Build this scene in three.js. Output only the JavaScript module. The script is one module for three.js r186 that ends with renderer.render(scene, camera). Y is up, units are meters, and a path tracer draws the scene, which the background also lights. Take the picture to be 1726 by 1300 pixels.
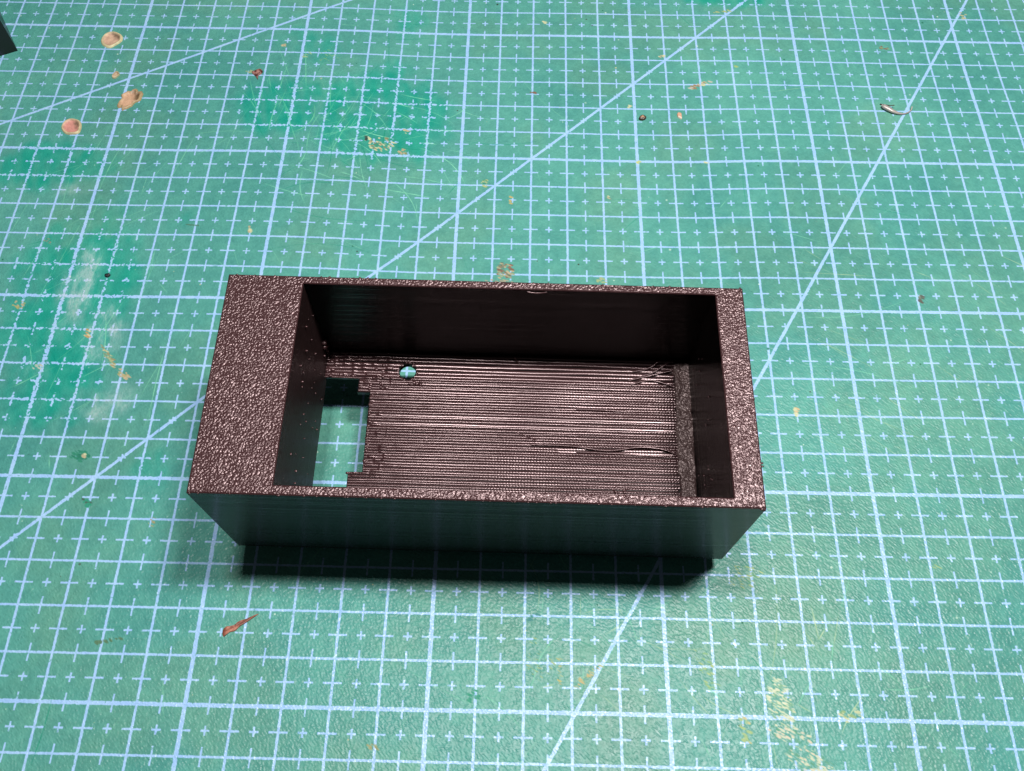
import * as THREE from 'three';
import { mergeGeometries } from 'three/addons/utils/BufferGeometryUtils.js';
import { RectAreaLightUniformsLib } from 'three/addons/lights/RectAreaLightUniformsLib.js';

// ------------------------------------------------------------------ camera, lamps, exposure
// Places are written in centimetres on the mat: X to the right, Y away from the viewer, Z up.
const CM = 0.01;
const W3 = (x, y, z = 0) => new THREE.Vector3(x * CM, z * CM, -y * CM);
const scene = new THREE.Scene();
scene.background = new THREE.Color(0.032, 0.031, 0.031);          // the dim room beyond the lamps
const camera = new THREE.PerspectiveCamera(44.67, 1024 / 771, 0.01, 20);
camera.position.copy(W3(11.749, -3.346, 20.186));
{
  const m = new THREE.Matrix4().makeBasis(
    new THREE.Vector3(0.99977, 0.00429, -0.02104),
    new THREE.Vector3(-0.02053, 0.47846, -0.87787),
    new THREE.Vector3(0.00630, 0.87810, 0.47844));
  camera.quaternion.setFromRotationMatrix(m);
}
scene.add(camera);
const renderer = new THREE.WebGLRenderer({ antialias: true });
renderer.toneMapping = THREE.LinearToneMapping;
renderer.toneMappingExposure = 1.12;
renderer.shadowMap.enabled = true;
RectAreaLightUniformsLib.init();

// two lamp panels hang over the bench: [x, y, z of the centre, width, depth, radiance, colour, name, label]
const LAMPS = [
  [26, 9, 52, 9, 5, 205, [1, 0.93, 0.92], 'lamp_panel', 'flat lit lamp panel hanging to the right over the mat'],
  [8, 7.5, 54, 6, 4, 215, [1, 0.93, 0.92], 'lamp_panel_001', 'smaller flat lit lamp panel hanging straight over the black box'],
];

// ------------------------------------------------------------------ helpers
function mulberry(a) { return () => { a |= 0; a = a + 0x6D2B79F5 | 0; let t = Math.imul(a ^ a >>> 15, 1 | a); t = t + Math.imul(t ^ t >>> 7, 61 | t) ^ t; return ((t ^ t >>> 14) >>> 0) / 4294967296; }; }
const rnd = mulberry(20240611);
const NT = new Float32Array(65536); { const r = mulberry(77); for (let i = 0; i < 65536; i++) NT[i] = r(); }
function vn(x, y, per = 256) {                                   // value noise, 0..1
  const xf = Math.floor(x), yf = Math.floor(y); let u = x - xf, v = y - yf;
  u = u * u * (3 - 2 * u); v = v * v * (3 - 2 * v);
  const x0 = ((xf % per) + per) % per, y0 = ((yf % per) + per) % per, x1 = (x0 + 1) % per, y1 = (y0 + 1) % per;
  const a = NT[y0 * 256 + x0], b = NT[y0 * 256 + x1], c = NT[y1 * 256 + x0], d = NT[y1 * 256 + x1];
  return a + (b - a) * u + (c - a + (a - b - c + d) * u) * v;
}
const fbm = (x, y) => 0.55 * vn(x, y) + 0.28 * vn(x * 2.1 + 17, y * 2.1 + 5) + 0.17 * vn(x * 4.3 + 41, y * 4.3 + 29);
const ss = (a, b, x) => { const t = Math.min(1, Math.max(0, (x - a) / (b - a))); return t * t * (3 - 2 * t); };
const lerp = (a, b, t) => a + (b - a) * t;
function numbered(name, used = numbered.used ??= {}) { const n = used[name] = (used[name] ?? -1) + 1; return n ? name + '_' + String(n).padStart(3, '0') : name; }
function thing(name, label, category, group) {
  const o = new THREE.Group(); o.name = name; o.userData = { label, category }; if (group) o.userData.group = group; scene.add(o); return o;
}
function part(name, geometry, material, parent, extra) {
  const m = new THREE.Mesh(geometry, material); m.name = numbered(name, (parent.userData_used ??= {})); m.castShadow = m.receiveShadow = true;
  parent.add(m); if (extra) Object.assign(m.userData, extra); return m;
}
function dataTex(w, h, data, srgb) {
  const t = new THREE.DataTexture(data, w, h, THREE.RGBAFormat); t.magFilter = THREE.LinearFilter; t.minFilter = THREE.LinearFilter;
  if (srgb) t.colorSpace = THREE.SRGBColorSpace; t.needsUpdate = true; return t;
}
function geo(pos, idx, uv) {
  const g = new THREE.BufferGeometry();
  g.setAttribute('position', new THREE.Float32BufferAttribute(pos, 3));
  g.setAttribute('uv', new THREE.Float32BufferAttribute(uv ?? new Float32Array(pos.length / 3 * 2), 2));
  g.setIndex(idx); g.computeVertexNormals(); return g;
}

// ------------------------------------------------------------------ the mat lies a little wavy: heights measured at crossings of its grid
const WAVE = [[0, 20, -1], [0, 15, 1], [0, 11, 1], [5, 20, 1], [5, 15, 6], [5, 12, 9], [10, 20, -10], [10, 15, -7], [10, 12, -7], [15, 20, -7], [15, 15, -11], [15, 12, -8],
  [20, 20, -1], [20, 15, 7], [20, 12, 5], [25, 20, -3], [25, 15, 9], [5, 3, 2], [5, 0, -7], [1, 4, 1], [4, 3, 2], [2, 0, -5], [5, -1, -4], [10, 2, -3], [10, 0, -4],
  [10, 3, -2], [13, 0, 3], [15, 2, -2], [15, 0, 3], [20, 0, -6], [20, 3, -4], [20, 4, -4], [16, 3, -5], [22, 0, -4], [20, 10, 4], [20, 5, -2], [24, 10, 10], [23, 5, 4],
  [0, 10, 4], [0, 5, 2], [4, 10, 11], [3, 5, 3], [7, 5, -1], [8, 6, 0]];
function matZ(x, y) {
  let a = 0.25, b = 0;
  for (const [px, py, h] of WAVE) { const k = Math.exp(-((x - px) ** 2 + (y - py) ** 2) / 5.2); a += k; b += k * h; }
  return b / a * 0.01;
}

// ------------------------------------------------------------------ the cutting mat: colour of the rubber and its print
const MX = -8, MY = -10, N = 4096, PX = N / 40;
function matTextures() {
  const buf = new Uint8Array(N * N * 3), rough = new Uint8Array(N * N);
  const thick = (i) => ((i % 5) + 5) % 5 === 0;
  const blob = (x, y, cx, cy, rx, ry) => { const dx = (x - cx) / rx, dy = (y - cy) / ry, d = dx * dx + dy * dy; return d > 4 ? 0 : Math.exp(-d * 1.6); };
  // worn places and dusty places, coarse grid looked up below
  const G = 512, worn = new Float32Array(G * G), dust = new Float32Array(G * G), tone = new Float32Array(G * G), warm = new Float32Array(G * G);
  for (let j = 0; j < G; j++) for (let i = 0; i < G; i++) {
    const x = MX + i * 40 / G, y = MY + j * 40 / G, n = fbm(x * 0.9, y * 0.9), n2 = fbm(x * 2.3 + 9, y * 2.3);
    let w = Math.max(blob(x, y, 7.6, 16.6, 2.6, 2.6), 0.8 * blob(x, y, 4.5, 16.8, 2.4, 1.6), 0.95 * blob(x, y, -1.6, 14.4, 2.4, 1.2), 0.85 * blob(x, y, 0.2, 9.8, 2.4, 4.2), 0.5 * blob(x, y, 5.5, 19.3, 2.6, 1.4), 0.8 * blob(x, y, 0.4, 7.2, 1.9, 1.8), 0.5 * blob(x, y, 8.2, 20.5, 1.2, 1.5), 0.8 * blob(x, y, 18, 21.8, 2.2, 0.8), 0.45 * blob(x, y, 3.4, 5.2, 1.4, 1.2), 0.35 * blob(x, y, 3, 12.5, 2, 1));
    worn[j * G + i] = ss(0.24, 0.62, w * (0.1 + 0.8 * n + 0.8 * fbm(x * 2.6 + 70, y * 1.4)));
    let d = Math.max(blob(x, y, 0.35, 10.2, 0.7, 2.2), 0.95 * blob(x, y, 1.25, 8.9, 0.8, 1.3), 0.8 * blob(x, y, 1.7, 7.0, 1.2, 0.9), 0.55 * blob(x, y, -0.6, 13.6, 1.0, 0.6), 0.4 * blob(x, y, -0.2, 7.8, 1.2, 1.2), 0.4 * blob(x, y, 0, 12.2, 0.7, 1));
    dust[j * G + i] = ss(0.2, 0.95, d * (0.35 + 1.1 * n2));
    tone[j * G + i] = fbm(x * 0.28 + 3, y * 0.28 + 8) - 0.5 + 0.5 * (n - 0.5);
    warm[j * G + i] = ss(0.42, 0.75, fbm(x * 0.5 + 50, y * 0.5 + 20)) * 0.7 + 0.6 * blob(x, y, 17.5, 1, 3, 2.2) + 0.5 * blob(x, y, 12.5, 1, 3, 2) + 0.4 * blob(x, y, 17.5, 3, 2, 2);
  }
  const look = (a, x, y) => {
    const u = Math.min(G - 1.001, Math.max(0, (x - MX) * G / 40)), v = Math.min(G - 1.001, Math.max(0, (y - MY) * G / 40)), i = u | 0, j = v | 0, fu = u - i, fv = v - j, o = j * G + i;
    return (a[o] * (1 - fu) + a[o + 1] * fu) * (1 - fv) + (a[o + G] * (1 - fu) + a[o + G + 1] * fu) * fv;
  };
  const edge = (d, w) => { const t = (w - d) * PX * 0.8 + 0.5; return t < 0 ? 0 : t > 1 ? 1 : t; };
  for (let j = 0; j < N; j++) {
    const y = MY + (j + 0.5) / PX, jr = Math.round(y), dy = Math.abs(y - jr), jh = Math.round(y - 0.5) + 0.5, dyh = Math.abs(y - jh), tj = thick(jr);
    for (let i = 0; i < N; i++) {
      const x = MX + (i + 0.5) / PX, ir = Math.round(x), dx = Math.abs(x - ir), ih = Math.round(x - 0.5) + 0.5, dxh = Math.abs(x - ih);
      const w = look(worn, x, y), du = look(dust, x, y), tn = look(tone, x, y), wm = look(warm, x, y);
      const f = NT[(i * 7 + j * 131 + ((i * j) >> 5)) & 65535] - 0.5, g1 = vn(x * 19, y * 19) - 0.5, g2 = vn(x * 5.5 + 100, y * 5.5) - 0.5;
      let r = 76 + 20 * tn + 7 * g1 + 5 * f + 7 * g2 + 8 * wm, g = 145 + 20 * tn + 10 * g1 + 7 * f + 9 * g2 - 3 * wm, b = 134 + 14 * tn + 9 * g1 + 6 * f + 6 * g2 - 9 * wm;
      const ws = w * (0.35 + 0.75 * vn(x * 6 + y * 1.2 + 11, y * 1.6)); r = lerp(r, 26 + 20 * g2, ws * 0.85); g = lerp(g, 142 + 14 * g2, ws * 0.6); b = lerp(b, 120 + 12 * g2, ws * 0.7);
      // print
      let a = 0;
      const fray = vn(x * 26 + 7, y * 26) , fz = (fray - 0.5) * (0.014 + 0.05 * w);
      const lw = tj ? 0.042 : 0.025, cw = thick(ir) ? 0.045 : 0.028;
      a = Math.max(a, edge(dy + fz, lw), edge(dx + fz, cw));
      if (dyh < 0.05) a = Math.max(a, edge(dyh + fz, 0.020) * (dx < 0.2 ? 1 : 0), edge(dyh + fz, 0.020) * (dxh < 0.095 ? 1 : 0));
      if (dxh < 0.05) a = Math.max(a, edge(dxh + fz, 0.019) * (dy < 0.19 ? 1 : 0), edge(dxh + fz, 0.020) * (dyh < 0.095 ? 1 : 0));
      a = Math.max(a, edge(Math.abs(y - x - 3) * 0.7071 + fz, 0.038), edge(Math.abs((x - 20) - (y - 12) / 1.73205) * 0.866 + fz, 0.038), edge(Math.abs(y - 17.78 - 0.57735 * x) * 0.866 + fz, 0.038));
      if (a > 0) {
        const gone = ss(0.35, 0.95, w) * ss(0.66, 0.74, vn(x * 9 + 31, y * 9 + 8) * 0.45 + fray * 0.55);
        const pick = fray > 0.93 ? 0.6 : 0;
        a *= (1 - 0.92 * gone) * (1 - pick) * (0.93 + 0.12 * g1);
        r = lerp(r, 154 + 12 * g2, a); g = lerp(g, 190 + 10 * g2, a); b = lerp(b, 232, a);
      }
      const dd = Math.min(0.6, du * (0.15 + 0.9 * vn(x * 9 + 60, y * 3 + 3) * (0.5 + vn(x * 34, y * 16))) * 0.75);
      r = lerp(r, 186, dd); g = lerp(g, 194, dd); b = lerp(b, 196, dd);
      rough[j * N + i] = 255 * Math.min(1, Math.max(0.2, lerp(0.36 - 0.05 * w + 0.10 * g2 + 0.06 * tn + 0.25 * dd, 0.25 + 0.05 * g1, a)));
      const o = (j * N + i) * 3;
      buf[o] = r < 0 ? 0 : r > 255 ? 255 : r; buf[o + 1] = g > 255 ? 255 : g; buf[o + 2] = b > 255 ? 255 : b;
    }
  }
  const dab = (x, y, rad, c, al) => {
    const i0 = Math.max(0, Math.floor((x - rad - MX) * PX)), i1 = Math.min(N - 1, Math.ceil((x + rad - MX) * PX)), j0 = Math.max(0, Math.floor((y - rad - MY) * PX)), j1 = Math.min(N - 1, Math.ceil((y + rad - MY) * PX));
    for (let j = j0; j <= j1; j++) for (let i = i0; i <= i1; i++) {
      const d = Math.hypot(MX + (i + 0.5) / PX - x, MY + (j + 0.5) / PX - y), k = al * Math.min(1, Math.max(0, (rad - d) * PX + 0.5));
      if (k <= 0) continue; const o = (j * N + i) * 3;
      for (let q = 0; q < 3; q++) buf[o + q] = lerp(buf[o + q], c[q], k);
      rough[j * N + i] = lerp(rough[j * N + i], 150, 0.7 * k);
    }
  };
  const scratch = (x, y, ang, len, bend, rad, c, al) => {
    const n = Math.ceil(len / 0.008); let t = ang, skip = rnd() * 50;
    for (let k = 0; k < n; k++) {
      const fade = Math.sin(Math.PI * (k + 1) / (n + 1)); t += bend * 0.008;
      x += Math.cos(t) * 0.008; y += Math.sin(t) * 0.008;
      dab(x, y, rad, c, al * fade * (0.3 + 0.9 * vn(k * 0.05 + skip, skip)));
    }
  };
  const PALE = [120, 196, 160], TEAL = [18, 128, 98], BLOND = [172, 194, 152], TAN = [188, 160, 124], RUST = [120, 62, 44], DARK = [40, 58, 44];
  for (let k = 0; k < 230; k++) scratch(-6 + rnd() * 35, -3 + rnd() * 26, rnd() * 6.3, 0.4 + rnd() * rnd() * 4, (rnd() - 0.5) * 0.5, 0.006 + rnd() * 0.006, rnd() < 0.7 ? PALE : TEAL, 0.16 + rnd() * 0.25);
  for (let k = 0; k < 70; k++) scratch(7.6 + (rnd() + rnd() - 1) * 3, 15.6 + (rnd() + rnd() - 1) * 2.6, rnd() < 0.6 ? -0.5 + rnd() * 0.5 : rnd() * 6.3, 0.3 + rnd() * 1.9, (rnd() - 0.5) * 1.2, 0.006 + rnd() * 0.008, rnd() < 0.75 ? [128, 206, 168] : TEAL, 0.25 + rnd() * 0.35);
  for (let k = 0; k < 60; k++) scratch(0.6 + (rnd() + rnd() - 1) * 3, 5 + rnd() * 10, rnd() < 0.6 ? 1.2 + rnd() * 0.5 : 0.5 + rnd() * 0.5, 0.5 + rnd() * 2, (rnd() - 0.5) * 0.4, 0.006 + rnd() * 0.006, PALE, 0.2 + rnd() * 0.3);
  for (let k = 0; k < 40; k++) scratch(5.4 + (rnd() - 0.5) * 3, 16 + (rnd() - 0.5) * 3.5, 1 + rnd() * 1.2, 0.6 + rnd() * 1.6, (rnd() - 0.5) * 1, 0.006 + rnd() * 0.008, [112, 200, 156], 0.2 + rnd() * 0.3);
  for (let k = 0; k < 60; k++) scratch(12 + rnd() * 8, -1 + rnd() * 4.5, rnd() * 6.3, 0.2 + rnd() * 1.2, (rnd() - 0.5) * 1.5, 0.006 + rnd() * 0.01, rnd() < 0.6 ? BLOND : PALE, 0.15 + rnd() * 0.25);
  for (let k = 0; k < 26; k++) scratch(18.5 + rnd() * 6, 6 + rnd() * 6, -0.75 + rnd() * 0.3, 0.5 + rnd() * 1.8, (rnd() - 0.5) * 0.3, 0.006 + rnd() * 0.006, BLOND, 0.15 + rnd() * 0.25);
  // one long cut below the box towards the far right edge, one across the upper right, one arc in the worn patch
  scratch(19, 11.2, -0.05, 2.2, 0, 0.009, BLOND, 0.45); scratch(5.6, 16.9, -1.1, 1.6, -1.2, 0.012, [124, 210, 150], 0.5); scratch(18.5, 17.6, 0.2, 2.6, 0, 0.009, [150, 200, 150], 0.35);
  scratch(17.5, 3.4, -1.5, 3.2, -0.15, 0.014, [150, 180, 136], 0.22); scratch(18.6, 12.6, -0.35, 1.4, 0, 0.01, PALE, 0.4);
  // gouges through the top skin: many small dabs of the buff core, rust and dark dirt
  const gouge = (x, y, rx, ry, turn, n, cols, rad = 0.028) => {
    for (let k = 0; k < n; k++) {
      const a = rnd() * 6.3, q = Math.sqrt(rnd()), u = Math.cos(a) * q * rx, v = Math.sin(a) * q * ry;
      const px = x + u * Math.cos(turn) - v * Math.sin(turn), py = y + u * Math.sin(turn) + v * Math.cos(turn), c0 = cols[(rnd() * cols.length) | 0], c = [lerp(c0[0], 110, 0.3), lerp(c0[1], 152, 0.3), lerp(c0[2], 132, 0.35)];
      scratch(px, py, -0.7 + rnd() * 0.5, 0.03 + rnd() * 0.1, 0, rad * (0.4 + rnd() * 0.7), c, 0.75);
    }
  };
  const CREAM = [216, 204, 160], BUFF = [190, 164, 122];
  gouge(7.7, 15.42, 0.36, 0.26, 0.2, 55, [CREAM, BUFF, [40, 120, 84], CREAM, [120, 110, 70]]);
  gouge(8.35, 15.95, 0.1, 0.08, 0, 8, [CREAM, BUFF]); gouge(8.3, 15.15, 0.14, 0.12, 0, 14, [[120, 118, 60], TAN]); gouge(7.25, 15.6, 0.09, 0.1, 0, 9, [DARK, [20, 30, 24], CREAM]);
  gouge(16.95, 18.02, 0.38, 0.07, 0.45, 30, [CREAM, TAN, [150, 100, 60], [190, 180, 176]]);
  gouge(11.3, 11.12, 0.2, 0.3, 0, 60, [[120, 96, 70], RUST, [150, 150, 110], [86, 84, 60], TAN]); gouge(11.15, 10.7, 0.5, 0.14, 0, 40, [[150, 128, 110], [170, 150, 128]]); gouge(13.9, 10.9, 0.18, 0.1, 0, 14, [[150, 168, 110], TAN]);
  gouge(1.52, 8.25, 0.42, 0.07, -0.95, 46, [[176, 140, 90], [200, 192, 150], [140, 120, 76], [150, 160, 110]], 0.02); gouge(2.02, 7.75, 0.2, 0.13, -0.6, 22, [[170, 150, 84], TAN]); gouge(0.85, 8.9, 0.08, 0.1, 0, 10, [[196, 140, 80], CREAM]); gouge(-1.1, 9.7, 0.16, 0.14, 0, 14, [[176, 160, 90], TAN]);
  gouge(17.28, 0.28, 0.26, 0.55, 0.15, 150, [[232, 224, 196], [210, 212, 176], [110, 160, 120], [224, 216, 190]], 0.018);
  gouge(17.4, -0.3, 0.45, 0.14, -0.2, 44, [[226, 200, 180], [216, 210, 186], [70, 140, 110]], 0.024); gouge(17.75, -0.85, 0.5, 0.3, -0.4, 110, [[226, 202, 180], [204, 206, 172], [70, 140, 110], [216, 210, 186]], 0.02);
  gouge(16.5, -0.25, 0.2, 0.25, 0, 16, [[200, 180, 120], [160, 180, 110]]); gouge(15.8, 1.0, 0.16, 0.5, 0.3, 36, [[170, 186, 116], [120, 166, 100]], 0.018); gouge(18.7, 0.1, 0.3, 0.12, 0.3, 18, [[200, 196, 150], [130, 160, 100]]);
  gouge(13.28, 0.76, 0.42, 0.05, 0.65, 26, [[200, 160, 104], [180, 170, 100]], 0.018); gouge(12.7, 0.9, 0.06, 0.4, 0, 14, [[190, 170, 96]], 0.014); gouge(12.3, 1.1, 0.3, 0.5, 0, 30, [[130, 160, 100], [150, 168, 110]], 0.014);
  gouge(16.8, 3.0, 0.4, 0.3, 0, 46, [[150, 176, 104], [176, 184, 120], [70, 140, 90]], 0.018); gouge(21.1, 3.3, 0.08, 0.08, 0, 6, [[150, 176, 116]], 0.014);
  gouge(3.5, 3.95, 0.07, 0.1, 0, 7, [[170, 150, 96], [150, 130, 84]], 0.016); gouge(1.9, 4.4, 0.14, 0.1, 0, 10, [DARK, TEAL]); gouge(1.45, 5.55, 0.2, 0.14, 0, 40, [[6, 96, 70], [14, 110, 80]]); gouge(1.58, 5.55, 0.06, 0.05, 0, 6, [CREAM, TAN]);
  gouge(10.9, 0.3, 0.12, 0.15, 0, 10, [TEAL]); gouge(12.15, 2.0, 0.16, 0.03, 0.6, 10, [[30, 110, 110]]); gouge(8.9, -0.7, 0.1, 0.06, 0, 8, [[150, 140, 90]]);
  gouge(-0.15, 7.9, 0.1, 0.1, 0, 7, [[190, 190, 180]]); gouge(18.45, 7.1, 0.05, 0.12, 0, 12, [[220, 170, 120], CREAM]); gouge(22.05, 10.42, 0.05, 0.12, 0, 9, [[70, 60, 50], [120, 96, 70]]);
  gouge(2.9, 12.35, 0.26, 0.015, -0.05, 8, [[50, 96, 74]], 0.016); gouge(4.45, 12.2, 0.02, 0.14, 0.1, 9, [CREAM, TAN]); gouge(-0.9, 11.75, 0.1, 0.08, 0, 6, [[150, 120, 100]], 0.016); gouge(3.1, 1.3, 0.28, 0.02, 0.2, 12, [[60, 96, 60]]);
  gouge(5.1, 18.9, 0.2, 0.06, 0.7, 12, [[150, 184, 124], [170, 190, 140]], 0.016); gouge(5.8, 18.9, 0.3, 0.4, 0, 20, [[120, 170, 100]], 0.012); gouge(4.4, 19.3, 0.1, 0.06, 0, 7, [TAN]); gouge(3.5, 18.15, 0.1, 0.07, 0, 7, [[150, 160, 110]]); gouge(17.9, 21.2, 0.3, 0.04, 0.2, 12, [[170, 176, 110]]);
  gouge(12.3, 20.6, 0.06, 0.04, 0, 5, [CREAM]); gouge(15.9, 19.2, 0.12, 0.05, 0, 8, [TAN, CREAM]); gouge(12, 17.6, 0.1, 0.06, 0, 6, [RUST]); gouge(11.4, 13.5, 0.02, 0.16, 0, 8, [[190, 160, 90]]); gouge(10.7, 14.1, 0.1, 0.14, 0, 16, [[6, 110, 76], [180, 180, 110]]); gouge(14.8, 17.1, 0.04, 0.08, 0, 6, [CREAM]);
  gouge(15.0, 15.0, 0.04, 0.08, 0, 6, [[200, 200, 110]]); gouge(16.9, 15.0, 0.05, 0.05, 0, 5, [CREAM]); gouge(14.1, 13.7, 0.05, 0.04, 0, 5, [TAN, CREAM]); gouge(22.7, 19.7, 0.12, 0.1, 0, 9, [[120, 150, 96], RUST]); gouge(25.4, 21.2, 0.12, 0.16, 0, 12, [[190, 176, 130]]); gouge(18.1, 18.8, 0.06, 0.06, 0, 6, [[150, 180, 100]]);
  for (let k = 0; k < 400; k++) { const q = rnd(); dab(-6 + rnd() * 34, -3 + rnd() * 26, 0.008 + rnd() * rnd() * 0.03, q < 0.4 ? [196, 218, 200] : q < 0.55 ? [188, 184, 146] : q < 0.85 ? [24, 92, 66] : [44, 50, 40], 0.35 + rnd() * 0.5); }
  const maps = [];
  for (const [ti, tj] of [[0, 0], [1, 0], [0, 1], [1, 1]]) {
    const d = new Uint8Array(2048 * 2048 * 4);
    for (let j = 0; j < 2048; j++) { let s = ((tj * 2048 + j) * N + ti * 2048) * 3, o = j * 8192; for (let i = 0; i < 2048; i++) { d[o] = buf[s]; d[o + 1] = buf[s + 1]; d[o + 2] = buf[s + 2]; d[o + 3] = 255; o += 4; s += 3; } }
    const t = dataTex(2048, 2048, d, true); t.wrapS = t.wrapT = THREE.ClampToEdgeWrapping;
    const e = new Uint8Array(2048 * 2048 * 4);
    for (let j = 0; j < 2048; j++) { let q = (tj * 2048 + j) * N + ti * 2048, o = j * 8192; for (let i = 0; i < 2048; i++) { e[o] = e[o + 1] = e[o + 2] = rough[q++]; e[o + 3] = 255; o += 4; } }
    const u = dataTex(2048, 2048, e, false); u.wrapS = u.wrapT = THREE.ClampToEdgeWrapping; maps.push([t, u]);
  }
  return maps;
}
// fine pebbled grain of the rubber, 5 cm a repeat
function grainTexture() {
  const S = 1024, d = new Uint8Array(S * S * 4);
  for (let j = 0; j < S; j++) for (let i = 0; i < S; i++) {
    const u = i / S, v = j / S, p = (u + v) * 128, q = (u - v) * 128;     // cells of 0.03 cm, longer across one diagonal
    const a = vn(p * 1.0, q * 0.5 + 64, 128), b = vn(u * 128 + 3, v * 128 + 9, 128), c = vn(u * 32, v * 32, 32);
    const h = Math.pow(0.62 * a + 0.38 * b, 1.3) * 0.85 + 0.15 * c, o = (j * S + i) * 4;
    d[o] = d[o + 1] = d[o + 2] = h * 255; d[o + 3] = 255;
  }
  const t = dataTex(S, S, d, false); t.wrapS = t.wrapT = THREE.RepeatWrapping; return t;
}
const mat = thing('cutting_mat', 'green self-healing cutting mat printed with a pale blue centimetre grid under everything', 'cutting mat');
{
  const maps = matTextures(), grain = grainTexture(); grain.repeat.set(4, 4);
  const mats = maps.map(([map, roughnessMap]) => new THREE.MeshPhysicalMaterial({ map, roughnessMap, roughness: 1, specularIntensity: 0.42, bumpMap: grain, bumpScale: 0.00013 }));
  const pos = [], uv = [], idx = [], groups = [], Q = 80;
  for (const [ti, tj] of [[0, 0], [1, 0], [0, 1], [1, 1]]) {
    const base = pos.length / 3, start = idx.length;
    for (let j = 0; j <= Q; j++) for (let i = 0; i <= Q; i++) { const x = MX + 20 * (ti + i / Q), y = MY + 20 * (tj + j / Q); pos.push(x * CM, matZ(x, y) * CM, -y * CM); uv.push(i / Q, j / Q); }
    for (let j = 0; j < Q; j++) for (let i = 0; i < Q; i++) { const a = base + j * (Q + 1) + i; idx.push(a, a + 1, a + Q + 2, a, a + Q + 2, a + Q + 1); }
    groups.push([start, idx.length - start]);
  }
  const g = geo(pos, idx, uv); groups.forEach(([s, c], k) => g.addGroup(s, c, k));
  const sheet = part('printed_surface', g, mats, mat);
  // its cut edges and underside
  const e = [], ei = [], ring = [];
  for (let k = 0; k <= 40; k++) ring.push([MX + k, MY]); for (let k = 1; k <= 40; k++) ring.push([MX + 40, MY + k]); for (let k = 39; k >= 0; k--) ring.push([MX + k, MY + 40]); for (let k = 39; k >= 0; k--) ring.push([MX, MY + k]);
  ring.forEach(([x, y]) => e.push(x * CM, matZ(x, y) * CM, -y * CM, x * CM, -0.004, -y * CM));
  for (let k = 0; k < ring.length - 1; k++) ei.push(2 * k, 2 * k + 1, 2 * k + 2, 2 * k + 1, 2 * k + 3, 2 * k + 2);
  part('mat_edge', geo(e, ei), new THREE.MeshStandardMaterial({ color: 0x2c7a5a, roughness: 0.7 }), mat);
}
// round melted pits in the mat: a pale raised lip round a buff dish
function meltPit(x, y, rx, ry, turn, lip, dish, spot, seed, label, crust = 0) {
  const r = mulberry(seed), off = r() * 50, pos = [], col = [], idx = [], A = 44, prof = [[1.06, 0.001, 0], [1.0, 0.03, 0], [0.92, 0.055, 0.05], [0.82, 0.04, 0.5], [0.7, 0.014, 1], [0.5, 0.006, 1], [0.25, 0.004, 1], [0.02, 0.004, 1]];
  const c = new THREE.Color();
  prof.forEach(([q, h, k]) => {
    for (let a = 0; a < A; a++) {
      const t = a / A * 6.28318, wob = 1 + 0.22 * (vn(Math.cos(t) * 1.5 + off, Math.sin(t) * 1.5 + off) - 0.5) + crust * 0.5 * (vn(Math.cos(t) * 4 + off, Math.sin(t) * 4 + off) - 0.5);
      const u = Math.cos(t) * rx * q * wob, v = Math.sin(t) * ry * q * wob, px = x + u * Math.cos(turn) - v * Math.sin(turn), py = y + u * Math.sin(turn) + v * Math.cos(turn);
      const nz = vn(px * 14 + off, py * 14), up = h + (k > 0.1 ? (0.006 + crust * 0.03) * (nz - 0.3) : 0);
      pos.push(px * CM, (matZ(px, py) + Math.max(0.001, up)) * CM, -py * CM);
      const s = ss(0.3, 0.7, (px - x) / rx * 0.5 + (py - y) / ry * 0.45 + 0.35 * nz) * k;
      c.set(lip).lerp(new THREE.Color(dish), k).lerp(new THREE.Color(spot), s).multiplyScalar(0.8 + 0.45 * vn(px * 20, py * 20)); col.push(c.r, c.g, c.b);
    }
  });
  for (let p = 0; p < prof.length - 1; p++) for (let a = 0; a < A; a++) { const b = (a + 1) % A, i = p * A; idx.push(i + a, i + b, i + A + a, i + b, i + A + b, i + A + a); }
  const g = geo(pos, idx); g.setAttribute('color', new THREE.Float32BufferAttribute(col, 3));
  part('melted_pit', g, new THREE.MeshStandardMaterial({ vertexColors: true, roughness: 0.5 }), mat, { label });
}
meltPit(-0.89, 19.4, 0.29, 0.31, 0.3, 0xbcb78e, 0xb99c84, 0x6a5a48, 5, 'buff oval melted pit with a pale lip');
meltPit(0.22, 16.92, 0.27, 0.38, -0.5, 0x9c8a66, 0xb8977a, 0x54462e, 9, 'crusty brown melted pit', 1);
meltPit(-1.23, 15.8, 0.27, 0.31, 0.5, 0xb4ac86, 0xba8478, 0x74604e, 13, 'pink-centred oval melted pit with a pale lip');
meltPit(-0.42, 17.9, 0.09, 0.14, -0.3, 0xa8a884, 0xb09a80, 0x8a7a5c, 21, 'tiny buff melted pit');

// the bench under the mat
{
  const b = new THREE.Mesh(new THREE.BoxGeometry(1.2, 0.03, 0.9), new THREE.MeshStandardMaterial({ color: 0x5d4a38, roughness: 0.6 }));
  b.name = 'table_top'; b.userData = { kind: 'structure' }; b.position.set(0.12, -0.0192, -0.1); b.receiveShadow = b.castShadow = true; scene.add(b);
}

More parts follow.
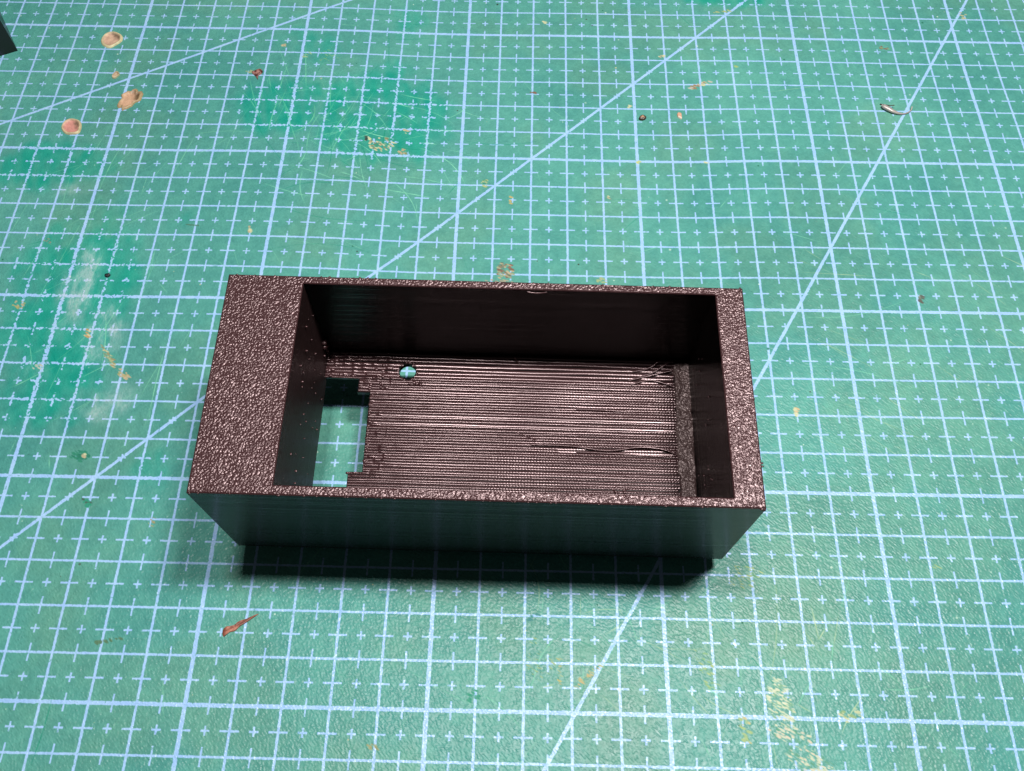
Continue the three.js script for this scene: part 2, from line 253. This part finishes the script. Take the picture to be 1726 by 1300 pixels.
// ------------------------------------------------------------------ black printed plastic
function layerTexture() {                                          // layers laid one on another: rows of uneven height, 4 cm a repeat
  const w = 64, h = 2048, d = new Uint8Array(w * h * 4), rows = 160;
  const r = mulberry(31), hs = Array.from({ length: rows }, (_, k) => 0.45 + 0.3 * r() + (r() < 0.1 ? -0.45 : 0) - (k > 53 && k < 57 ? 0.45 : 0));
  for (let j = 0; j < h; j++) for (let i = 0; i < w; i++) {
    const t = j / h * rows, k = t | 0, f = t - k, v = hs[k] * (0.55 + 0.45 * Math.sin(Math.PI * f)) + 0.06 * vn(i * 0.5, j * 0.06, 32), o = (j * w + i) * 4;
    d[o] = d[o + 1] = d[o + 2] = Math.max(0, Math.min(255, v * 255)); d[o + 3] = 255;
  }
  const t = dataTex(w, h, d, false); t.wrapS = t.wrapT = THREE.RepeatWrapping; return t;
}
const layers = layerTexture();
const wallMat = new THREE.MeshPhysicalMaterial({ color: new THREE.Color(0.0045, 0.0036, 0.0036), roughness: 0.20, specularIntensity: 0.45, bumpMap: layers, bumpScale: 0.00013, specularColor: new THREE.Color(1, 0.96, 0.95) });
const topMat = new THREE.MeshPhysicalMaterial({ color: new THREE.Color(0.040, 0.0180, 0.0190), roughness: 0.27, ior: 1.54, specularColor: new THREE.Color(1, 0.80, 0.80) });
const sideMat = new THREE.MeshPhysicalMaterial({ color: new THREE.Color(0.021, 0.0115, 0.0115), roughness: 0.42, specularIntensity: 0.35, bumpMap: layers, bumpScale: 0.00013 });
const threadMat = topMat.clone(); threadMat.ior = 1.8; threadMat.roughness = 0.24;
const dustMat = new THREE.MeshPhysicalMaterial({ color: new THREE.Color(0.075, 0.048, 0.046), roughness: 0.36, ior: 1.7, specularColor: new THREE.Color(1, 0.86, 0.84) });

// the box: l along its front, w from front to back, D down from the rim
const L = 10.5, WD = 4.634, H = 3.716, box = thing('black_box', 'open black printed plastic box with a hole in its ribbed floor, centre of the mat', 'plastic box');
box.quaternion.setFromAxisAngle(new THREE.Vector3(0.07135, -0.00413, -0.00831).normalize(), Math.hypot(0.07135, 0.00413, 0.00831));
box.position.copy(new THREE.Vector3(L / 2 * CM, 0, -WD / 2 * CM).applyQuaternion(box.quaternion)).add(W3(5.752, 3.262, 0.502));
const bl = (l, w, D) => [(l - L / 2) * CM, (H - D) * CM, -(w - WD / 2) * CM];
const flare = (l, w, D) => [L / 2 + (l - L / 2) * (1 + 0.016 * (0.5 - w / WD) - 0.003 * D / 3.7), w, D];   // the print is not quite square
function slab(l0, l1, w0, w1, D0, D1) {                             // D0 upper, D1 lower; uv in units of 4 cm
  const pos = [], uv = [], idx = [];
  const face = (a, b, c, d, f) => { const i = pos.length / 3; for (const p of [a, b, c, d]) { pos.push(...bl(...flare(...p))); uv.push(...f(p)); } idx.push(i, i + 1, i + 2, i, i + 2, i + 3); };
  const fu = (p) => [p[0] / 4, -p[2] / 4], fw = (p) => [p[1] / 4, -p[2] / 4], ft = () => [0.2, 0.2];
  face([l0, w0, D1], [l1, w0, D1], [l1, w0, D0], [l0, w0, D0], fu); face([l1, w1, D1], [l0, w1, D1], [l0, w1, D0], [l1, w1, D0], fu);
  face([l0, w1, D1], [l0, w0, D1], [l0, w0, D0], [l0, w1, D0], fw); face([l1, w0, D1], [l1, w1, D1], [l1, w1, D0], [l1, w0, D0], fw);
  face([l0, w0, D0], [l1, w0, D0], [l1, w1, D0], [l0, w1, D0], ft); face([l0, w1, D1], [l1, w1, D1], [l1, w0, D1], [l0, w0, D1], ft);
  return geo(pos, idx, uv);
}
const LI = 1.545, RI = 9.93, FI = 0.195, BI = 4.462, TOP = 0.012;
// rough top skin: diagonal strands broken into beads
function skinHeight(l, w) {
  const p = (l + w) * 0.7071, q = (l - w) * 0.7071;                 // strands run away to the left
  const pw = p + 0.02 * vn(l * 6, w * 6), row = Math.floor(pw / 0.033), f = pw / 0.033 - row - 0.5, wob = NT[(row * 37 + 5000) & 65535];
  const qq = q / 0.052 + wob * 7 + 0.7 * vn(q * 5, row * 1.3), c = Math.floor(qq), g = qq - c - 0.5, id = (row * 197 + c * 3371 + 40000) & 65535;
  const a = NT[id] - 0.5, b = NT[(id + 7919) & 65535] - 0.5, r = NT[(id + 15013) & 65535];       // every bead is tilted its own way
  const dome = (1 - 4 * f * f) * (1 - 2.4 * g * g);
  return 0.004 + dome * (0.002 + 0.010 * r * r) + (a * f * 0.033 + b * g * 0.052) * 1.15 * dome + 0.004 * (vn(l * 4, w * 4) - 0.5);
}
function skin(l0, l1, w0, w1, outer, step = 0.0098) {
  const nl = Math.ceil((l1 - l0) / step), nw = Math.ceil((w1 - w0) / step), pos = [], idx = [];
  for (let j = 0; j <= nw; j++) for (let i = 0; i <= nl; i++) {
    const l = lerp(l0, l1, i / nl), w = lerp(w0, w1, j / nw);
    const mid = w > FI && w < BI, e = Math.min(outer[0] === 1 || (outer[0] && mid) ? l - l0 : 9, outer[1] === 1 || (outer[1] && mid) ? l1 - l : 9, outer[2] ? w - w0 : 9, outer[3] ? w1 - w : 9);   // distance to a free edge
    const k = ss(0, 0.02, e); pos.push(...bl(...flare(l, w, -lerp(-0.012, 0.004 + skinHeight(l, w), Math.max(0.0, k)))));
  }
  for (let j = 0; j < nw; j++) for (let i = 0; i < nl; i++) { const a = j * (nl + 1) + i; idx.push(a, a + 1, a + nl + 2, a, a + nl + 2, a + nl + 1); }
  return geo(pos, idx);
}
const wallPart = (name, slabs, skins, wm = wallMat) => { const m = part(name, mergeGeometries(slabs), wm, box); part('rough_rim', mergeGeometries(skins), topMat, m); return m; };
wallPart('front_wall', [slab(LI, RI, 0, FI, TOP, H), slab(0, LI, 0, FI, TOP, H), slab(RI, L, 0, FI, TOP, H)], [skin(LI, RI, 0, FI, [0, 0, 1, 1])]);
wallPart('back_wall', [slab(0, L, BI, WD, TOP, H)], [skin(LI, RI, BI, WD, [0, 0, 1, 1])]);
const leftBlock = wallPart('left_block', [slab(0, LI, FI, BI, TOP, 3.2), slab(0, 0.2, FI, BI, 3.2, H)], [skin(0, LI, 0, WD, [1, 2, 1, 1])], sideMat);
const rightWall = wallPart('right_wall', [slab(RI, L, FI, BI, TOP, H)], [skin(RI, L, 0, WD, [2, 1, 1, 1])]);
// four pegs under the floor hold it off the mat
for (const [l, w] of [[5, 1.2], [9.2, 1.2], [5, 3.9], [9.2, 3.9]]) {
  const under = (H - 3.15) + 0.502 + w * 0.0713, g = new THREE.CylinderGeometry(0.22 * CM, 0.25 * CM, (under + 0.02) * CM, 18);
  const p = bl(l, w, 3.15); g.translate(p[0], p[1] - (under - 0.02) / 2 * CM, p[2]); part('peg', g, wallMat, box);
}
// floor plate with its openings
const FD = 3.03, HOLE = [[1.30, 1.0], [2.31, 1.0], [2.31, 1.52], [2.62, 1.52], [2.62, 3.43], [2.34, 3.43], [2.34, 3.80], [1.30, 3.80]], RH = [3.44, 3.98, 0.185];
const inPoly = (x, y) => { let c = false; for (let i = 0, j = 7; i < 8; j = i++) { const [a, b] = HOLE[i], [p, q] = HOLE[j]; if ((b > y) !== (q > y) && x < (p - a) * (y - b) / (q - b) + a) c = !c; } return c; };
const open = (l, w, m = 0) => inPoly(l, w) || inPoly(l - m, w) || inPoly(l + m, w) || Math.hypot(l - RH[0], w - RH[1]) < RH[2] + m;
let floor;
{
  const s = new THREE.Shape([[FI, FI], [RI, FI], [RI, BI], [FI, BI]].map(([a, b]) => new THREE.Vector2(a, b)));
  s.holes.push(new THREE.Path(HOLE.map(([a, b]) => new THREE.Vector2(a, b))));
  const c = new THREE.Path(); c.absarc(RH[0], RH[1], RH[2], 0, Math.PI * 2); s.holes.push(c);
  const g = new THREE.ExtrudeGeometry(s, { depth: 0.12, bevelEnabled: false, curveSegments: 24 }), p = g.attributes.position;
  for (let i = 0; i < p.count; i++) p.setXYZ(i, ...bl(p.getX(i), p.getY(i), FD + 0.12 - p.getZ(i)));
  g.attributes.uv.array.fill(0.2); g.computeVertexNormals();
  floor = part('floor', g, wallMat, box);
}
// rows of laid plastic thread over the floor
{
  const pos = [], idx = []; let row = 0;
  for (let w = 0.86; w < BI - 0.01;) {
    const back = w > 3.85, pitch = back ? 0.082 + 0.02 * rnd() : 0.064, hw = pitch * (0.42 + 0.06 * rnd()), lean = (rnd() - 0.5) * 0.016, hr = (back ? 0.017 : 0.012) + 0.010 * rnd(), l0 = LI - 0.12 + rnd() * 0.06, l1 = 9.57 + (rnd() - 0.5) * 0.07, drop = rnd() < 0.10 ? 0.012 : 0;
    const st = 0.0165; let prev = -1;
    for (let l = l0; l < l1; l += st) {
      const gone = open(l, w, 0.012), low = Math.abs(w - 2.17) < 0.036 && l > 6.9 && l < 9.45;
      if (gone) { prev = -1; continue; }
      const ww = w + 0.012 * (vn(l * 1.3, row * 5.3) - 0.5) + (back ? 0.03 * (vn(l * 0.8, row * 2.2 + 90) - 0.5) : 0);
      const weave = ss(5.0 - 0.4 * (w < 2 ? 3 : 0), 8.3, l + (2.3 - w) * 0.6) * (back ? 0.1 : 1), patchy = fbm(l * 1.6 + 3, w * 1.6);
      let hh = hr * (0.85 + 0.3 * patchy) - drop + 0.004 * (vn(l * 4, row * 9.1) - 0.5);
      hh *= 1 - 0.7 * weave * (0.5 + 0.5 * Math.sin(l * 6.2832 / 0.066 + 0.9 * Math.sin(row * 2.4)));
      if (l < 3.1 && w > 1.4) hh += 0.016 * ss(0.55, 0.8, vn(l * 9, w * 9));                         // uneven ends beside the opening
      if (low) hh *= 0.35; hh = Math.max(0.003, hh);
      const b = pos.length / 3;
      for (const [u, k] of [[-1, 0], [-0.72, 0.68], [0, 1], [0.72, 0.68], [1, 0]]) pos.push(...bl(l, ww + u * hw + lean * k, FD - hh * k + (k ? 0 : 0.002)));
      if (prev >= 0) for (let k = 0; k < 4; k++) idx.push(prev + k, b + k, b + k + 1, prev + k, b + k + 1, prev + k + 1);
      prev = b;
    }
    w += pitch; row++;
  }
  part('thread_rows', geo(pos, idx), threadMat, floor, { kind: 'stuff' });
}
// loose threads that have come away
function thread(pts, r, parent = floor, m = threadMat) {
  const c = new THREE.CatmullRomCurve3(pts.map((p) => new THREE.Vector3(...bl(...p))));
  part('loose_thread', new THREE.TubeGeometry(c, 40, r * CM, 6), m, parent);
}
thread([[6.3, 2.27, FD - 0.03], [7.2, 2.25, FD - 0.05], [8.0, 2.17, FD - 0.04], [8.7, 2.26, FD - 0.07], [9.25, 2.22, FD - 0.06], [9.52, 2.12, FD - 0.03]], 0.02);
thread([[7.3, 2.13, FD - 0.02], [8.2, 2.11, FD - 0.03], [9.1, 2.08, FD - 0.03], [9.5, 2.1, FD - 0.03]], 0.018);
thread([[6.05, 4.2, FD - 0.03], [5.95, 4.28, FD - 0.07], [5.88, 4.33, FD - 0.2]], 0.017);
thread([[8.6, 4.12, FD - 0.03], [8.95, 4.2, FD - 0.06], [9.2, 4.36, FD - 0.12]], 0.018);
thread([[8.75, 4.0, FD - 0.03], [9.05, 4.1, FD - 0.06], [9.4, 4.33, FD - 0.12]], 0.018);
thread([[8.5, 3.9, FD - 0.03], [9.0, 4.02, FD - 0.07], [9.5, 4.16, FD - 0.08]], 0.018);
thread([[8.55, 3.8, FD - 0.03], [9.0, 3.9, FD - 0.07], [9.5, 3.78, FD - 0.04]], 0.018);
thread([[7.3, 3.15, FD - 0.03], [7.9, 3.14, FD - 0.04], [8.4, 3.13, FD - 0.03]], 0.022);
thread([[2.2, 4.2, FD - 0.03], [2.05, 4.3, FD - 0.06], [1.95, 4.36, FD - 0.12]], 0.014);
thread([[6.1, 4.455, 0.08], [6.3, 4.445, 0.1], [6.5, 4.455, 0.07]], 0.018, floor);
// scarred strip beside the right wall where supports were torn out
{
  const pos = [], idx = [], nl = 44, nw = 340;
  for (let j = 0; j <= nw; j++) for (let i = 0; i <= nl; i++) {
    const w = lerp(0.7, 4.36, j / nw), ll = 9.53 + 0.12 * (fbm(w * 5, 3) - 0.5), l = lerp(ll, 9.93 + 0.07 * (fbm(w * 6, 9) - 0.5), i / nl), e = Math.min(i, nl - i, 3) / 3;
    pos.push(...bl(l, w, FD - e * (0.012 + 0.035 * ss(0.35, 0.8, fbm(l * 5, w * 3)) + 1.3 * skinHeight(l, w) + 0.012 * (vn(l * 20, w * 30) - 0.5))));
  }
  for (let j = 0; j < nw; j++) for (let i = 0; i < nl; i++) { const a = j * (nl + 1) + i; idx.push(a, a + 1, a + nl + 2, a, a + nl + 2, a + nl + 1); }
  part('scarred_strip', geo(pos, idx), dustMat, floor);
}
// small lumps and whiskers of plastic
function lumps(list, parent, m) {
  const gs = list.map(([l, w, D, r]) => { const g = new THREE.IcosahedronGeometry(r * CM, 1); g.scale(1 + 0.7 * rnd(), 0.6 + 0.5 * rnd(), 1 + 0.5 * rnd()); g.translate(...bl(l, w, D)); return g; });
  part('plastic_lumps', mergeGeometries(gs), m, parent, { kind: 'stuff' });
}
{
  const a = [], b = [], c = [], f = [];
  for (let k = 0; k < 34; k++) a.push([LI + 0.05, 0.6 + rnd() * 3.7, 0.5 + rnd() * 2.4, 0.008 + rnd() * 0.013]);
  for (let k = 0; k < 9; k++) a.push([LI + 0.06, 4.2 + rnd() * 0.15, 2.3 + rnd() * 0.6, 0.03 + rnd() * 0.02]);
  for (let k = 0; k < 26; k++) b.push([RI - 0.03, 0.6 + rnd() * 3.7, 0.9 + rnd() * 1.9, 0.008 + rnd() * 0.013]);
  for (let k = 0; k < 10; k++) c.push([8.5 + rnd() * 1.3, BI, 0.05 + rnd() * 0.12, 0.012 + rnd() * 0.018]);
  for (let k = 0; k < 26; k++) f.push([lerp(1.5, 2.3, rnd()), 3.82 + rnd() * 0.06, FD, 0.02 + rnd() * 0.015]);
  for (let k = 0; k < 40; k++) f.push([2.64 + rnd() * 0.06, lerp(1.5, 3.45, rnd()), FD - 0.01, 0.016 + rnd() * 0.014]);
  for (let k = 0; k < 20; k++) f.push([lerp(2.3, 2.65, rnd()), 1.5, FD, 0.016 + rnd() * 0.014]);
  for (let k = 0; k < 14; k++) f.push([lerp(2.6, 2.9, rnd()), lerp(3.5, 4.2, rnd()), FD - 0.03, 0.02 + rnd() * 0.02]);
  for (let k = 0; k < 24; k++) f.push([lerp(1.5, 1.8, rnd()), lerp(3.8, 4.4, rnd()), FD - 0.02, 0.03 + rnd() * 0.02]);
  for (let k = 0; k < 16; k++) { const t = rnd() * 6.28; f.push([RH[0] + Math.cos(t) * (RH[2] + 0.04), RH[1] + Math.sin(t) * (RH[2] + 0.04), FD - 0.01, 0.018 + rnd() * 0.014]); }
  for (let k = 0; k < 14; k++) f.push([6.0 + k * 0.035, 2.52 - k * 0.012 + (rnd() - 0.5) * 0.06, FD - 0.015, 0.012 + rnd() * 0.008]);
  for (let k = 0; k < 10; k++) f.push([3.5 + rnd() * 0.4, 3.65 + rnd() * 0.1, FD - 0.02, 0.018 + rnd() * 0.014]);
  for (let k = 0; k < 14; k++) f.push([8.0 + rnd() * 0.45, 1.22 + rnd() * 0.12, FD - 0.02, 0.014 + rnd() * 0.010]);
  const edge = [[L + 0.01, 0.01, 0.04, 0.035], [L - 0.03, 0.0, 0.02, 0.03], [L - 0.09, WD, 0.02, 0.022], [0.01, 0, 0.02, 0.02], [L, 2.2, 0.03, 0.018]];
  for (let k = 0; k < 70; k++) { const t = rnd(); edge.push(t < 0.5 ? [rnd() * L, 0.004, 0.015, 0.008 + rnd() * 0.010] : t < 0.75 ? [L * (1 + 0.008 * (1 - 2 * (t * 4 - 2))) - 0.01, (t * 4 - 2) * WD, 0.015, 0.008 + rnd() * 0.012] : [rnd() * L, WD, 0.012, 0.008 + rnd() * 0.010]); }
  lumps(edge, box, topMat);
  lumps(a, leftBlock, topMat); lumps(b, rightWall, topMat); lumps(f, floor, topMat);
}

// ------------------------------------------------------------------ the corner of another black box at the far left
{
  const o = thing('dark_box', 'dark box at the far left corner of the photo, only its near corner in view', 'box');
  const A = W3(-3.61, 18.85, 0.02), e1 = W3(-0.89, -0.455, 0).normalize(), e2 = W3(-0.516, 0.857, 0).normalize();
  const fwd = new THREE.Vector3(-e1.z, 0, e1.x); if (fwd.dot(e2) < 0) fwd.negate();
  const rot = new THREE.Matrix4().makeBasis(e1.clone().negate(), new THREE.Vector3(0, 1, 0), fwd.clone());
  if (rot.determinant() < 0) rot.makeBasis(e1, new THREE.Vector3(0, 1, 0), fwd);
  o.position.copy(A);
  const w = 7 * CM, d = 4 * CM, h = 3.2 * CM, c = 0.1 * CM;
  const shape = (inset) => { const P = (a, b) => e1.clone().multiplyScalar(a).add(e2.clone().multiplyScalar(b)); return [P(inset, inset), P(w - inset, inset), P(w - inset, d - inset), P(inset, d - inset)]; };
  const quads = (lo, hi, y0, y1) => { const pos = [], idx = []; for (let k = 0; k < 4; k++) { const n = (k + 1) % 4, i = pos.length / 3; pos.push(lo[k].x, y0, lo[k].z, lo[n].x, y0, lo[n].z, hi[n].x, y1, hi[n].z, hi[k].x, y1, hi[k].z); idx.push(i, i + 1, i + 2, i, i + 2, i + 3); } return geo(pos, idx); };
  const cap = (s, y) => { const pos = []; s.forEach((v) => pos.push(v.x, y, v.z)); return geo(pos, [0, 1, 2, 0, 2, 3]); };
  const body = mergeGeometries([quads(shape(0), shape(0), 0, h - c), quads(shape(0), shape(c), h - c, h), cap(shape(0), 0)]);
  const dm = new THREE.MeshPhysicalMaterial({ color: new THREE.Color(0.012, 0.012, 0.012), roughness: 0.35, side: THREE.DoubleSide });
  part('body', body, dm, o); part('lid', cap(shape(c), h), dm, o);
}

// ------------------------------------------------------------------ crumbs on the mat
const onMat = (o, x, y) => o.position.copy(W3(x, y, matZ(x, y)));
function flake(name, label, cat, x, y, outline, thick, color, color2, seed, group) {      // a small crumpled flake: outline in cm round its place
  const o = thing(name, label, cat, group); onMat(o, x, y);
  const r = mulberry(seed), off = r() * 90, pos = [], col = [], idx = [], n = outline.length, c = new THREE.Color(), rings = [1, 0.92, 0.66, 0.36, 0.02];
  rings.forEach((q, ri) => outline.forEach(([u, v]) => {
    const nz = vn(u * q * 16 + off, v * q * 16 + off), h = ri === 0 ? 0 : thick * (0.45 + 0.9 * nz);
    pos.push(u * q * CM, h * CM, -v * q * CM); c.set(color).lerp(new THREE.Color(color2), ss(0.4, 0.7, nz)); col.push(c.r, c.g, c.b);
  }));
  for (let p = 0; p < rings.length - 1; p++) for (let a = 0; a < n; a++) { const b = (a + 1) % n, i = p * n; idx.push(i + a, i + b, i + n + a, i + b, i + n + b, i + n + a); }
  const g = geo(pos, idx); g.setAttribute('color', new THREE.Float32BufferAttribute(col, 3));
  part('flake', g, new THREE.MeshStandardMaterial({ vertexColors: true, roughness: 0.42, side: THREE.DoubleSide }), o); return o;
}
const smooth = (pts, n = 28) => new THREE.CatmullRomCurve3(pts.map(([a, b]) => new THREE.Vector3(a, b, 0)), true).getPoints(n - 1).map((p) => [p.x, p.y]);
flake('plastic_chip', 'dark red-brown chip lying on a grid line, upper left of the mat', 'chip', 3.78, 18.1, smooth([[-0.17, 0], [-0.02, 0.1], [0.08, 0.13], [0.16, 0.05], [0.12, -0.06], [0.05, -0.13], [0.06, -0.3], [-0.03, -0.16]]), 0.05, 0x3c1c18, 0x9c7268, 3);
flake('rusty_scrap', 'torn rust-brown scrap on the mat below the black box, at its left', 'scrap', 5.8, 1.6, smooth([[-0.27, -0.12], [-0.24, 0.0], [-0.05, 0.05], [0.05, 0.14], [0.2, 0.2], [0.46, 0.32], [0.22, 0.12], [0.08, 0.02], [0.0, -0.07], [-0.16, -0.12], [-0.22, -0.2]], 44), 0.035, 0x6a3a2c, 0xa8705c, 8);
flake('dark_crumb', 'small dark brown crumb with a glossy tan top, right of a bold grid line', 'crumb', 15.22, 16.63, smooth([[-0.12, -0.03], [-0.06, 0.07], [0.06, 0.09], [0.11, 0.03], [0.05, -0.06], [-0.05, -0.08]]), 0.08, 0x2c2414, 0xb89878, 12);
flake('tan_crumb', 'tiny pale tan crumb beside a tick mark, upper middle of the mat', 'crumb', 16.3, 16.75, smooth([[-0.06, -0.06], [-0.05, 0.1], [0.04, 0.1], [0.06, -0.02], [0.05, -0.13]]), 0.05, 0xc49a80, 0xe6d6c4, 15);
flake('black_crumb', 'tiny black crumb on a tick mark at the left of the mat', 'crumb', 1.0, 10.65, smooth([[-0.08, 0.0], [-0.02, 0.06], [0.07, 0.03], [0.04, -0.05], [-0.03, -0.06]]), 0.05, 0x10181c, 0x283034, 19);
{ // curl of shiny shaving: a flattened tube that thins to a wire
  const o = thing('curled_shaving', 'curled shiny grey shaving lying across a diagonal line, upper right', 'shaving'); onMat(o, 22.6, 17);
  const c = new THREE.CatmullRomCurve3([[-0.4, 0.16, 0.07], [-0.3, 0.07, 0.075], [-0.12, -0.06, 0.06], [0.1, -0.13, 0.04], [0.28, -0.1, 0.035], [0.42, 0.0, 0.06], [0.46, 0.1, 0.1]].map(([x, y, z]) => W3(x, y, z)));
  const S = 60, A = 10, pos = [], idx = [], fr = c.computeFrenetFrames(S, false);
  for (let s = 0; s <= S; s++) { const t = s / S, p = c.getPointAt(t), r = lerp(0.075, 0.018, ss(0.15, 0.75, t)) * (t < 0.05 ? 0.6 : 1); for (let a = 0; a < A; a++) { const q = a / A * 6.2832, d = fr.normals[s].clone().multiplyScalar(Math.cos(q)).add(fr.binormals[s].clone().multiplyScalar(Math.sin(q))); d.y *= 0.8; pos.push(p.x + d.x * r * CM, Math.max(0.00002, p.y + d.y * r * CM), p.z + d.z * r * CM); } }
  for (let s = 0; s < S; s++) for (let a = 0; a < A; a++) { const b = (a + 1) % A; idx.push(s * A + a, s * A + b, s * A + A + a, s * A + b, s * A + A + b, s * A + A + a); }
  part('curl', geo(pos, idx), new THREE.MeshPhysicalMaterial({ color: 0xa09c96, roughness: 0.3, metalness: 0.15, side: THREE.DoubleSide }), o);
  const w = new THREE.CatmullRomCurve3([[-0.42, 0.26, 0.02], [-0.3, 0.2, 0.05], [-0.16, 0.13, 0.09], [-0.06, 0.12, 0.12]].map(([x, y, z]) => W3(x, y, z)));
  part('whisker', new THREE.TubeGeometry(w, 20, 0.014 * CM, 6), new THREE.MeshStandardMaterial({ color: 0x3a3428, roughness: 0.4 }), o);
}

// ------------------------------------------------------------------ the lamps over the bench
for (const [x, y, z, w, d, power, rgb, name, label] of LAMPS) {
  const o = thing(name, label, 'lamp'); o.position.copy(W3(x, y, z));
  const col = new THREE.Color(...rgb);
  const shell = new THREE.BoxGeometry((w + 1.4) * CM, 1.2 * CM, (d + 1.4) * CM); shell.translate(0, 0.9 * CM, 0);
  part('housing', shell, new THREE.MeshStandardMaterial({ color: 0xcccccc, roughness: 0.5 }), o);
  const face = new THREE.BoxGeometry(w * CM, 0.2 * CM, d * CM); face.translate(0, 0.15 * CM, 0);
  part('lamp_diffuser', face, new THREE.MeshStandardMaterial({ color: 0xffffff, emissive: col, emissiveIntensity: 2 }), o);
  const l = new THREE.RectAreaLight(col, power, w * CM, d * CM); l.position.copy(o.position); l.lookAt(x * CM, -1, -y * CM); scene.add(l); l.name = 'lamp_light';
}
renderer.render(scene, camera);
